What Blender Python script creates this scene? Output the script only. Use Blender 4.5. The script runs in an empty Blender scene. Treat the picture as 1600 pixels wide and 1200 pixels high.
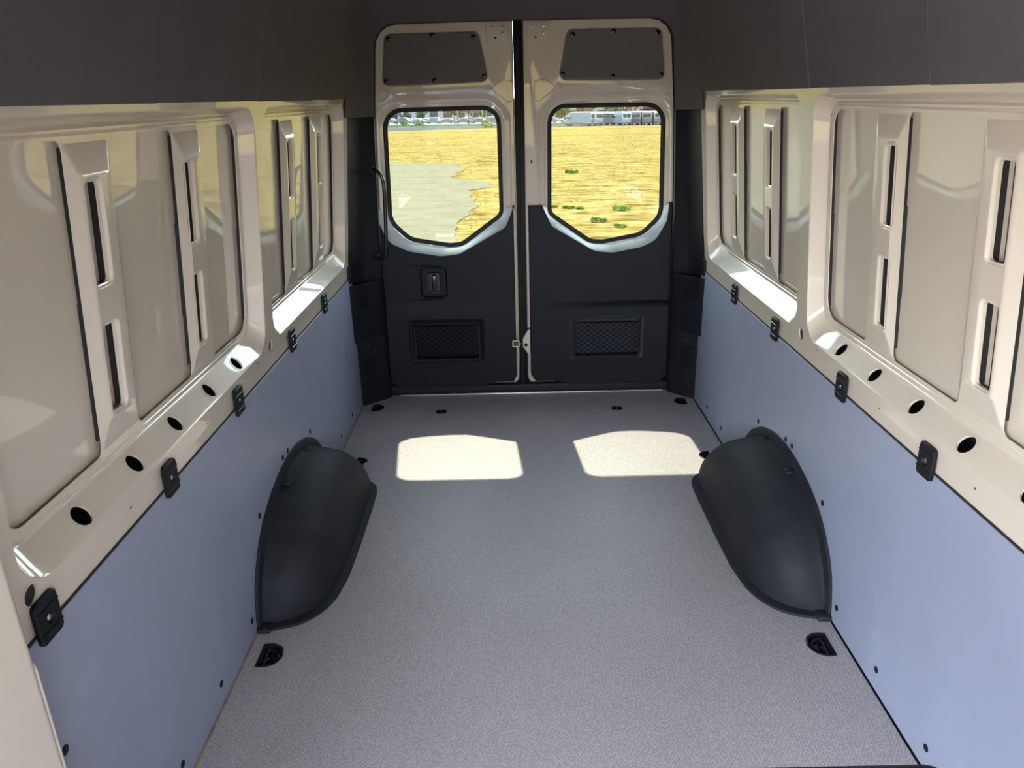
import bpy, bmesh, math, random
from mathutils import Vector, Matrix, geometry
random.seed(7)
PI = math.pi
SC = bpy.context.scene
COL = SC.collection

# ------------------------------------------------------------------ camera
cam_d = bpy.data.cameras.new('camera'); cam = bpy.data.objects.new('camera', cam_d); COL.objects.link(cam)
cam_d.sensor_width = 36; cam_d.lens = 36 * 1200 / 1600; cam_d.clip_start = 0.02; cam_d.clip_end = 2000
th, yaw, roll = math.radians(20.516), math.radians(0.1636), math.radians(1.36)
fwd = Vector((-math.sin(yaw)*math.cos(th), math.cos(yaw)*math.cos(th), -math.sin(th)))
r0 = Vector((math.cos(yaw), math.sin(yaw), 0)); u0 = r0.cross(fwd)
rt = math.cos(roll)*r0 - math.sin(roll)*u0; up = math.sin(roll)*r0 + math.cos(roll)*u0
m = Matrix((rt, up, -fwd)).transposed().to_4x4(); m.translation = (-0.0743, 0, 1.523)
cam.matrix_world = m
SC.camera = cam
# ------------------------------------------------------------------ world, sun, exposure
SC.view_settings.view_transform = 'Standard'; SC.view_settings.look = 'None'
SC.view_settings.gamma = 1; SC.view_settings.use_curve_mapping = False
SC.view_settings.exposure = 0.35
w = bpy.data.worlds.new('sky'); SC.world = w; w.use_nodes = True
nt = w.node_tree; nt.nodes.clear()
out = nt.nodes.new('ShaderNodeOutputWorld'); bg = nt.nodes.new('ShaderNodeBackground')
tc = nt.nodes.new('ShaderNodeTexCoord'); sep = nt.nodes.new('ShaderNodeSeparateXYZ'); rmp = nt.nodes.new('ShaderNodeValToRGB')
nt.links.new(tc.outputs['Generated'], sep.inputs[0]); nt.links.new(sep.outputs['Z'], rmp.inputs[0])
rmp.color_ramp.elements[0].position = 0.0; rmp.color_ramp.elements[0].color = (0.93, 0.95, 0.98, 1)
rmp.color_ramp.elements[1].position = 1.0; rmp.color_ramp.elements[1].color = (0.46, 0.62, 0.95, 1)
e = rmp.color_ramp.elements.new(0.35); e.color = (0.70, 0.81, 0.98, 1)
nt.links.new(rmp.outputs[0], bg.inputs[0]); nt.links.new(bg.outputs[0], out.inputs[0])
bg.inputs[1].default_value = 22.0
sd = bpy.data.lights.new('sun', 'SUN'); sun = bpy.data.objects.new('sun', sd); COL.objects.link(sun)
sd.energy = 24.0; sd.angle = math.radians(0.6); sd.color = (1.0, 0.95, 0.85)
sun.rotation_euler = Vector((0.06, -0.75, -1.0)).to_track_quat('-Z', 'Y').to_euler()
def portal(name, loc, rot, sx, sy):
    l = bpy.data.lights.new(name, 'AREA'); l.shape = 'RECTANGLE'; l.size = sx; l.size_y = sy
    o = bpy.data.objects.new(name, l); COL.objects.link(o); o.location = loc; o.rotation_euler = rot
    l.cycles.is_portal = True
portal('portal_side_door', (-0.97, -0.35, 0.94), (0, -PI/2, 0), 1.96, 1.7)
portal('portal_cab', (0, -1.3, 1.33), (PI/2, 0, 0), 1.8, .66)
portal('portal_rear_left', (-0.4, 4.04, 1.14), (-PI/2, 0, 0), 0.62, 0.72)
portal('portal_rear_right', (0.42, 4.04, 1.14), (-PI/2, 0, 0), 0.62, 0.72)

# ------------------------------------------------------------------ materials
def mat(name, col, rough=0.5, metal=0.0, coat=0.0, spec=0.5, noise=None, bump=None, coat_rough=0.03, coat_ior=1.5):
    """noise=(scale, amount) colour variation; bump=(scale, strength, distance)"""
    mt = bpy.data.materials.new(name); mt.use_nodes = True
    n = mt.node_tree; b = n.nodes['Principled BSDF']
    b.inputs['Base Color'].default_value = (*col, 1); b.inputs['Roughness'].default_value = rough
    b.inputs['Metallic'].default_value = metal; b.inputs['Coat Weight'].default_value = coat
    b.inputs['Coat Roughness'].default_value = coat_rough; b.inputs['Coat IOR'].default_value = coat_ior; b.inputs['Specular IOR Level'].default_value = spec
    t = n.nodes.new('ShaderNodeTexCoord')
    if noise is None: noise = (3.0, 0.03)
    nz = n.nodes.new('ShaderNodeTexNoise'); nz.inputs['Scale'].default_value = noise[0]; nz.inputs['Detail'].default_value = 6
    n.links.new(t.outputs['Object'], nz.inputs['Vector'])
    r = n.nodes.new('ShaderNodeMapRange'); r.inputs['From Min'].default_value = .3; r.inputs['From Max'].default_value = .7
    r.inputs['To Min'].default_value = 1-noise[1]; r.inputs['To Max'].default_value = 1+noise[1]
    n.links.new(nz.outputs['Fac'], r.inputs['Value'])
    mx = n.nodes.new('ShaderNodeVectorMath'); mx.operation = 'SCALE'; mx.inputs[0].default_value = col
    n.links.new(r.outputs[0], mx.inputs['Scale']); n.links.new(mx.outputs[0], b.inputs['Base Color'])
    if bump:
        n2 = n.nodes.new('ShaderNodeTexNoise'); n2.inputs['Scale'].default_value = bump[0]; n2.inputs['Detail'].default_value = 2
        n.links.new(t.outputs['Object'], n2.inputs['Vector'])
        bp = n.nodes.new('ShaderNodeBump'); bp.inputs['Strength'].default_value = bump[1]; bp.inputs['Distance'].default_value = bump[2]
        n.links.new(n2.outputs['Fac'], bp.inputs['Height']); n.links.new(bp.outputs[0], b.inputs['Normal'])
    return mt

BEIGE = mat('beige_gloss_paint', (0.57, 0.497, 0.398), 0.32, coat=1.0, noise=(1.5, .015), coat_ior=1.5, spec=.35)
SKIN = mat('beige_outer_skin_paint', (0.57, 0.497, 0.398), 0.4, coat=1.0, noise=(1.5, .015), coat_rough=0.02, coat_ior=1.8)
LINING = mat('blue_grey_panel', (0.25, 0.27, 0.345), 0.42, noise=(5, .04), bump=(260, .06, .001))
HEAD = mat('charcoal_headliner', (0.092, 0.083, 0.086), 0.85, spec=.3, noise=(6, .06), bump=(420, .5, .001))
BLACK = mat('black_plastic', (0.008, 0.008, 0.010), 0.5, spec=.18, noise=(8, .05), bump=(500, .15, .001))
BLACKG = mat('black_satin', (0.008, 0.008, 0.009), 0.22, noise=(8, .05))
TRIM = mat('dark_navy_trim', (0.0065, 0.0073, 0.011), 0.6, spec=.25, noise=(8, .05), bump=(500, .3, .001))
ARCH = mat('arch_plastic', (0.013, 0.014, 0.017), 0.66, spec=.3, noise=(14, .25), bump=(380, .5, .0015))
RUBBER = mat('rubber_seal', (0.006, 0.006, 0.006), 0.7)
LEDGE = mat('grey_ledge', (0.36, 0.40, 0.39), 0.38, noise=(12, .08))
GREYP = mat('grey_cover', (0.115, 0.11, 0.108), 0.6, noise=(10, .04), bump=(400, .3, .001))
STEEL = mat('bright_steel', (0.75, 0.75, 0.75), 0.25, metal=1.0)
ALU = mat('sill_metal', (0.5, 0.48, 0.45), 0.4, metal=.8)
PLY = mat('plywood_edge', (0.30, 0.19, 0.11), 0.7, noise=(30, .3))
NETM = mat('black_net', (0.004, 0.004, 0.005), 0.8, spec=.1)
BINM = mat('navy_bin_plastic', (0.022, 0.026, 0.036), 0.6, spec=.3)
CAVITY = mat('cavity_primer', (0.10, 0.11, 0.13), 0.7)

def floor_mat():
    mt = mat('grey_floor_covering', (0.43, 0.38, 0.368), 0.37, noise=(2.2, .05))
    n = mt.node_tree; b = n.nodes['Principled BSDF']; t = [x for x in n.nodes if x.type == 'TEX_COORD'][0]
    mp = n.nodes.new('ShaderNodeMapping'); mp.inputs['Rotation'].default_value = (0, 0, 0.6)
    n.links.new(t.outputs['Object'], mp.inputs[0])
    v = n.nodes.new('ShaderNodeTexVoronoi'); v.inputs['Scale'].default_value = 150; v.inputs['Randomness'].default_value = .35
    n.links.new(mp.outputs[0], v.inputs['Vector'])
    bp = n.nodes.new('ShaderNodeBump'); bp.inputs['Strength'].default_value = .55; bp.inputs['Distance'].default_value = .0016
    bp.invert = True
    n.links.new(v.outputs['Distance'], bp.inputs['Height']); n.links.new(bp.outputs[0], b.inputs['Normal'])
    # paler at pattern cell centres, darker towards the cell edges
    cr = n.nodes.new('ShaderNodeMapRange'); cr.inputs['From Min'].default_value = .1; cr.inputs['From Max'].default_value = .6
    cr.inputs['To Min'].default_value = 1.15; cr.inputs['To Max'].default_value = .62
    n.links.new(v.outputs['Distance'], cr.inputs['Value'])
    vm = [x for x in n.nodes if x.type == 'VECT_MATH'][0]
    v2 = n.nodes.new('ShaderNodeVectorMath'); v2.operation = 'SCALE'
    n.links.new(vm.outputs[0], v2.inputs[0]); n.links.new(cr.outputs[0], v2.inputs['Scale'])
    n.links.new(v2.outputs[0], b.inputs['Base Color'])
    return mt
FLOOR = floor_mat()

def lining_smudges():
    n = LINING.node_tree; b = n.nodes['Principled BSDF']; t = [x for x in n.nodes if x.type == 'TEX_COORD'][0]
    nz = n.nodes.new('ShaderNodeTexNoise'); nz.inputs['Scale'].default_value = 9; nz.inputs['Detail'].default_value = 8; nz.inputs['Roughness'].default_value = .7
    mp = n.nodes.new('ShaderNodeMapping'); mp.inputs['Scale'].default_value = (1, .6, .35)
    n.links.new(t.outputs['Object'], mp.inputs[0]); n.links.new(mp.outputs[0], nz.inputs['Vector'])
    r = n.nodes.new('ShaderNodeMapRange'); r.inputs['From Min'].default_value = .58; r.inputs['From Max'].default_value = .75
    r.inputs['To Min'].default_value = 0; r.inputs['To Max'].default_value = .35
    n.links.new(nz.outputs['Fac'], r.inputs['Value'])
    mix = n.nodes.new('ShaderNodeMix'); mix.data_type = 'RGBA'
    vm = [x for x in n.nodes if x.type == 'VECT_MATH'][0]
    n.links.new(r.outputs[0], mix.inputs['Factor']); n.links.new(vm.outputs[0], mix.inputs['A'])
    mix.inputs['B'].default_value = (.36, .41, .50, 1)
    n.links.new(mix.outputs['Result'], b.inputs['Base Color'])
lining_smudges()

def glass_mat(name, tint, dark=1.0):
    mt = bpy.data.materials.new(name); mt.use_nodes = True; n = mt.node_tree; n.nodes.clear()
    o = n.nodes.new('ShaderNodeOutputMaterial'); mix = n.nodes.new('ShaderNodeMixShader')
    tr = n.nodes.new('ShaderNodeBsdfTransparent'); tr.inputs[0].default_value = (*tint, 1)
    gl = n.nodes.new('ShaderNodeBsdfGlossy'); gl.inputs['Roughness'].default_value = 0.01
    lw = n.nodes.new('ShaderNodeLayerWeight'); lw.inputs[0].default_value = .5
    pw = n.nodes.new('ShaderNodeMath'); pw.operation = 'POWER'; pw.inputs[1].default_value = 5; n.links.new(lw.outputs['Facing'], pw.inputs[0])
    fr = n.nodes.new('ShaderNodeMath'); fr.operation = 'MULTIPLY_ADD'; fr.inputs[1].default_value = .9; fr.inputs[2].default_value = .025; n.links.new(pw.outputs[0], fr.inputs[0])
    n.links.new(fr.outputs[0], mix.inputs[0]); n.links.new(tr.outputs[0], mix.inputs[1]); n.links.new(gl.outputs[0], mix.inputs[2])
    n.links.new(mix.outputs[0], o.inputs[0]); return mt
GLASS = glass_mat('tinted_window_glass', (.52, .54, .51))

def ramp_mat(name, stops, scale, rough=.9, stretch=(1, 1, 1), scale2=None, amt2=.3):
    mt = bpy.data.materials.new(name); mt.use_nodes = True; n = mt.node_tree; b = n.nodes['Principled BSDF']
    b.inputs['Roughness'].default_value = rough; b.inputs['Specular IOR Level'].default_value = 0
    t = n.nodes.new('ShaderNodeTexCoord'); mp = n.nodes.new('ShaderNodeMapping'); mp.inputs['Scale'].default_value = stretch
    n.links.new(t.outputs['Object'], mp.inputs[0])
    nz = n.nodes.new('ShaderNodeTexNoise'); nz.inputs['Scale'].default_value = scale; nz.inputs['Detail'].default_value = 10; nz.inputs['Roughness'].default_value = .65
    n.links.new(mp.outputs[0], nz.inputs['Vector'])
    src = nz.outputs['Fac']
    if scale2:
        n2 = n.nodes.new('ShaderNodeTexNoise'); n2.inputs['Scale'].default_value = scale2; n2.inputs['Detail'].default_value = 5
        n.links.new(mp.outputs[0], n2.inputs['Vector'])
        mx = n.nodes.new('ShaderNodeMix'); mx.inputs[0].default_value = amt2
        n.links.new(nz.outputs['Fac'], mx.inputs[2]); n.links.new(n2.outputs['Fac'], mx.inputs[3]); src = mx.outputs[0]
    r = n.nodes.new('ShaderNodeValToRGB'); cr = r.color_ramp
    while len(cr.elements) > 1: cr.elements.remove(cr.elements[-1])
    cr.elements[0].position = stops[0][0]; cr.elements[0].color = (*stops[0][1], 1)
    for p, c in stops[1:]:
        el = cr.elements.new(p); el.color = (*c, 1)
    n.links.new(src, r.inputs[0]); n.links.new(r.outputs[0], b.inputs['Base Color'])
    return mt
K = 1.0
FIELD = ramp_mat('dry_field', [(.38, (.060, .034, .007)), (.44, (.11, .070, .016)), (.49, (.15, .103, .026)), (.57, (.195, .142, .048))], 2.2, stretch=(.5, .8, 1), scale2=9, amt2=.35)
DRY = ramp_mat('dry_grass_blades', [(.35, (.11, .07, .016)), (.5, (.15, .10, .026)), (.65, (.18, .125, .04))], .9)
CONC = ramp_mat('old_asphalt_pad', [(.35, (.098, .083, .048)), (.5, (.122, .104, .062)), (.65, (.14, .12, .075))], 1.6, scale2=30, amt2=.4)
ROADM = mat('pale_road', (.06, .06, .062), .95, spec=.0, noise=(.5, .05))
BOUNCE = mat('bounce_ground', (.52, .45, .38), .9, spec=.1, noise=(2, .08))  # made pale so the added ground patch bounces daylight indoors
LOT = mat('parking_asphalt', (.05,.05,.05), .9, noise=(.3, .08))
GRASS = ramp_mat('green_grass', [(.35, (.03, .05, .009)), (.6, (.045, .07, .015))], 1.5)
WEED = ramp_mat('green_weed_leaf', [(.35, (.06, .10, .01)), (.6, (.11, .155, .022))], 3)

# ------------------------------------------------------------------ geometry helpers
OFF = {}
class MB:
    def __init__(s): s.v = []; s.f = []
    def add(s, vf):
        v, f = vf; k = len(s.v); s.v += [tuple(p) for p in v]; s.f += [tuple(i+k for i in q) for q in f]; return s
    def box(s, a, b):
        x0, y0, z0 = a; x1, y1, z1 = b
        return s.add(([(x0,y0,z0),(x1,y0,z0),(x1,y1,z0),(x0,y1,z0),(x0,y0,z1),(x1,y0,z1),(x1,y1,z1),(x0,y1,z1)],
                      [(0,3,2,1),(4,5,6,7),(0,1,5,4),(1,2,6,5),(2,3,7,6),(3,0,4,7)]))
    def rbox(s, a, b, r=.005, seg=2):
        bm = bmesh.new(); bmesh.ops.create_cube(bm, size=1)
        c = [(a[i]+b[i])/2 for i in range(3)]; d = [abs(b[i]-a[i]) for i in range(3)]
        for v in bm.verts: v.co = Vector((v.co.x*d[0]+c[0], v.co.y*d[1]+c[1], v.co.z*d[2]+c[2]))
        bmesh.ops.bevel(bm, geom=bm.edges[:], offset=min(r, min(d)*.45), segments=seg, affect='EDGES', profile=.5)
        bm.verts.index_update(); r_ = ([tuple(v.co) for v in bm.verts], [tuple(v.index for v in f.verts) for f in bm.faces]); bm.free()
        return s.add(r_)
    def tube(s, pts, r, n=8, cap=True, closed=False):
        pts = [Vector(p) for p in pts]; N = len(pts); rs = r if isinstance(r, (list, tuple)) else [r]*N
        k = len(s.v); prev = None
        for i, p in enumerate(pts):
            if closed: d = (pts[(i+1) % N]-pts[i-1]).normalized()
            else: d = (pts[min(i+1, N-1)]-pts[max(i-1, 0)]).normalized()
            if prev is None:
                a = d.orthogonal().normalized()
            else:
                a = (prev - prev.dot(d)*d).normalized()
            prev = a; b = d.cross(a)
            for j in range(n):
                q = p + rs[i]*(a*math.cos(2*PI*j/n)+b*math.sin(2*PI*j/n)); s.v.append(tuple(q))
        for i in range(N if closed else N-1):
            i2 = (i+1) % N
            for j in range(n):
                s.f.append((k+i*n+j, k+i*n+(j+1) % n, k+i2*n+(j+1) % n, k+i2*n+j))
        if cap and not closed:
            s.f.append(tuple(k+j for j in range(n))[::-1]); s.f.append(tuple(k+(N-1)*n+j for j in range(n)))
        return s
    def disc(s, c, axis, r, h, n=14, r2=None):
        """short round boss from c along axis"""
        c = Vector(c); ax = Vector(axis).normalized(); r2 = r if r2 is None else r2
        return s.tube([c, c+ax*h*.6, c+ax*h], [r, r, r2], n)
    def build(s, name, m_, parent=None, smooth=35, kind=None, label=None):
        me = bpy.data.meshes.new(name)
        off = OFF.get(parent, (0, 0, 0)) if parent is not None else (0, 0, 0)
        me.from_pydata([(x-off[0], y-off[1], z-off[2]) for x, y, z in s.v], [], s.f); me.update()
        bm = bmesh.new(); bm.from_mesh(me); bmesh.ops.remove_doubles(bm, verts=bm.verts[:], dist=1e-6)
        bmesh.ops.recalc_face_normals(bm, faces=bm.faces[:]); bm.to_mesh(me); bm.free()
        me.materials.append(m_)
        if smooth: 
            me.shade_smooth(); me.set_sharp_from_angle(angle=math.radians(smooth))
        o = bpy.data.objects.new(name, me); COL.objects.link(o)
        if smooth and m_ in (BEIGE, TRIM, HEAD):
            wn = o.modifiers.new('weighted', 'WEIGHTED_NORMAL'); wn.keep_sharp = True; wn.weight = 90
        if parent is not None: o.parent = parent; OFF[o] = off
        else: OFF[o] = (0, 0, 0)
        if kind: o['kind'] = kind
        if label: o['label'] = label
        return o
def empty(name, loc, label=None, cat=None, group=None, kind=None):
    o = bpy.data.objects.new(name, None); COL.objects.link(o); o.location = loc; OFF[o] = tuple(loc)
    o.empty_display_size = .05
    tag(o, label, cat, group, kind); return o
def tag(o, label=None, cat=None, group=None, kind=None):
    if label: o['label'] = label
    if cat: o['category'] = cat
    if group: o['group'] = group
    if kind: o['kind'] = kind
    return o
def copy_tree(o, parent=None):
    c = o.copy(); COL.objects.link(c); OFF[c] = OFF.get(o, (0, 0, 0))
    if parent is not None: c.parent = parent
    for ch in list(o.children): copy_tree(ch, c)
    return c
def ccw(p):
    a = sum(p[i][0]*p[(i+1) % len(p)][1]-p[(i+1) % len(p)][0]*p[i][1] for i in range(len(p)))
    return list(p) if a > 0 else list(p)[::-1]
def fillet(P, R, n=6):
    N = len(P); out_ = []
    if not isinstance(R, (list, tuple)): R = [R]*N
    for i in range(N):
        p0, p1, p2 = Vector(P[i-1]), Vector(P[i]), Vector(P[(i+1) % N])
        a = (p0-p1); b = (p2-p1); la, lb = a.length, b.length; a.normalize(); b.normalize()
        ang = a.angle(b)
        if R[i] < 1e-6 or ang > PI-.02: out_.append(tuple(p1)); continue
        t = min(R[i]/math.tan(ang/2), la*.49, lb*.49); r = t*math.tan(ang/2)
        c = p1 + (a+b).normalized()*(r/math.sin(ang/2))
        s, e_ = p1+a*t-c, p1+b*t-c
        for k in range(n+1):
            f = k/n; q = s*math.sin((1-f)*(PI-ang))+e_*math.sin(f*(PI-ang)); q = q/math.sin(PI-ang)
            out_.append(tuple(c+q))
    return out_
def rr(y0, y1, z0, z1, r, n=6): return fillet([(y0, z0), (y1, z0), (y1, z1), (y0, z1)], r, n)
def grow(loop, d):
    N = len(loop); o_ = []
    for i in range(N):
        a, b, c = Vector(loop[i-1]), Vector(loop[i]), Vector(loop[(i+1) % N])
        e1 = (b-a).normalized(); e2 = (c-b).normalized()
        n1 = Vector((e1.y, -e1.x)); n2 = Vector((e2.y, -e2.x)); nn = (n1+n2)
        if nn.length < 1e-6: nn = n1
        nn.normalize(); k = max(.5, nn.dot(n1)); o_.append(tuple(b+nn*d/k))
    return o_
def inside(p, poly):
    x, y = p; c = False; N = len(poly); j = N-1
    for i in range(N):
        xi, yi = poly[i]; xj, yj = poly[j]
        if (yi > y) != (yj > y) and x < (xj-xi)*(y-yi)/(yj-yi)+xi: c = not c
        j = i
    return c
def cdt(outer, holes=(), lines=()):
    vs = []; ed = []
    for lp in [outer, *holes]:
        k = len(vs); N = len(lp); vs += [Vector(p[:2]) for p in lp]; ed += [(k+i, k+(i+1) % N) for i in range(N)]
    for a, b in lines:
        k = len(vs); vs += [Vector(a), Vector(b)]; ed.append((k, k+1))
    r = geometry.delaunay_2d_cdt(vs, ed, [], 0, 1e-6)
    V, F = r[0], r[2]; keep = []
    for f in F:
        c = sum((V[i] for i in f), Vector((0, 0)))/len(f)
        if inside(c, outer) and not any(inside(c, h) for h in holes): keep.append(tuple(f))
    return [tuple(v) for v in V], keep
def loft(mb, loops, closed=True):
    for A, B in zip(loops, loops[1:]):
        N = len(A); f = []
        for i in range(N if closed else N-1): f.append((i, (i+1) % N, N+(i+1) % N, N+i))
        mb.add((list(A)+list(B), f))
def plate(mb, outer, holes, F3, d0=0.0, d1=None, lines=()):
    """F3(u,v,w)->xyz ; front at d0, optional back and edges at d1"""
    V, F = cdt(outer, holes, lines)
    mb.add(([F3(u, v, d0) for u, v in V], F))
    if d1 is not None:
        mb.add(([F3(u, v, d1) for u, v in V], F))
        for lp in [outer, *holes]: loft(mb, [[F3(u, v, d0) for u, v in lp], [F3(u, v, d1) for u, v in lp]])
def lerp(tab, x):
    if x <= tab[0][0]: return tab[0][1]
    for (a, b), (c, d) in zip(tab, tab[1:]):
        if x <= c: return b+(d-b)*(x-a)/(c-a)
    return tab[-1][1]
def circle(cx, cy, r, n=16, ry=None): return [(cx+r*math.cos(2*PI*i/n), cy+(ry or r)*math.sin(2*PI*i/n)) for i in range(n)]

# ================================================================== FLOOR
def dshape(s, r=.052):
    """D outline, flat edge towards the wall on side s, around 0,0"""
    pts = []
    for k in range(15):
        a = -PI*.62+2*PI*.62*k/14; pts.append((-s*r*math.cos(a), r*math.sin(a)))
    return ccw(pts)
RINGS = [(-.822, 1.84, 'D', .052), (.817, 1.835, 'D', .052), (-.785, 3.115, 'D', .044), (.79, 3.10, 'D', .044),
         (-.808, 3.755, 'D', .046), (.812, 3.755, 'D', .046), (-.454, 3.682, 'O', .029), (.455, 3.676, 'O', .029)]
def ring_outline(x, y, t, r):
    s = 1 if x > 0 else -1
    lp = dshape(s, r) if t == 'D' else circle(0, 0, r, 18)
    return [(x+p[0], y+p[1]) for p in lp]
mb = MB()
fl_holes = [ring_outline(*q) for q in RINGS]
plate(mb, [(-.874, -.9), (.874, -.9), (.874, 3.93), (-.874, 3.93)], fl_holes, lambda u, v, w_: (u, v, w_), 0, -.012)
fo = mb.build('floor', FLOOR, kind='structure')
fo['label'] = 'grey textured load floor covering'
MB().box((-.99, -1.25, -.10), (.99, 3.95, -.05)).build('floor_base', CAVITY, fo)
MB().box((-.8795, .95, -.012), (-.8745, 3.80, .0015)).build('floor_edge_strip', PLY, fo, label='bare plywood edge')
MB().box((.875, -.9, -.03), (.8885, 3.80, -.006)).build('floor_edge_gap', RUBBER, fo, label='dark gap beside the floor')
mb = MB(); mb.rbox((-.70, 3.918, -.004), (.735, 3.932, .006), .002)
sill = mb.build('sill_strip', ALU, fo, label='thin metal sill strip')
MB().box((-.95, 3.93, -.05), (.95, 4.03, .004)).build('door_sill', RUBBER, fo)

# ================================================================== SIDE WALLS
def lean(z): return .085*max(0, z-.72)
def wallmap(s): return lambda y, z, w_: (s*(.884+w_-lean(z)), y, z)
BAYS = [dict(o=(1.05, 2.392, .77, 1.512), p=(1.09, 2.365, .832, 1.486),
             ops=[(1.105, 1.425), (1.588, 1.902), (2.062, 2.342)], ribs=[(1.425, 1.588, 1.494), (1.902, 2.062, 1.955)]),
        dict(o=(2.478, 3.70, .77, 1.512), p=(2.515, 3.675, .832, 1.486),
             ops=[(2.565, 2.812), (2.972, 3.25), (3.425, 3.655)], ribs=[(2.812, 2.972, 2.888), (3.25, 3.425, 3.342)])]
SILLHOLES = [1.282, 1.505, 1.722, 1.948, 2.170]
def hat(M, y0, y1, sy):
    """pressed rib with two slots"""
    mb = MB(); zb, zt = .862, 1.462
    base = rr(y0-.004, y1+.004, zb, zt, .012, 4); topo = rr(y0+.022, y1-.022, zb+.055, zt-.05, .008, 4)
    top2 = grow(topo, -.006)
    loft(mb, [[M(u, v, .0452) for u, v in base], [M(u, v, .0435) for u, v in grow(base, -.005)], [M(u, v, .0335) for u, v in topo], [M(u, v, .031) for u, v in top2]])
    slots = [rr(sy-.026, sy+.026, .932, 1.112, .010, 4), rr(sy-.026, sy+.026, 1.196, 1.390, .010, 4)]
    rims = [grow(q, .009) for q in slots]
    plate(mb, top2, rims, M, .031)
    for q, r_ in zip(slots, rims):
        loft(mb, [[M(u, v, .031) for u, v in r_], [M(u, v, .032) for u, v in grow(q, .006)], [M(u, v, .036) for u, v in grow(q, .003)], [M(u, v, .037) for u, v in q], [M(u, v, .044) for u, v in q]])
    return mb
def bay_out(o):
    y0, y1, z0, z1 = o
    return fillet([(y0, z0), (y1, z0), (y1, z1), (y0, z1)], [.095, .075, .075, .075], 8)
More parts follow.
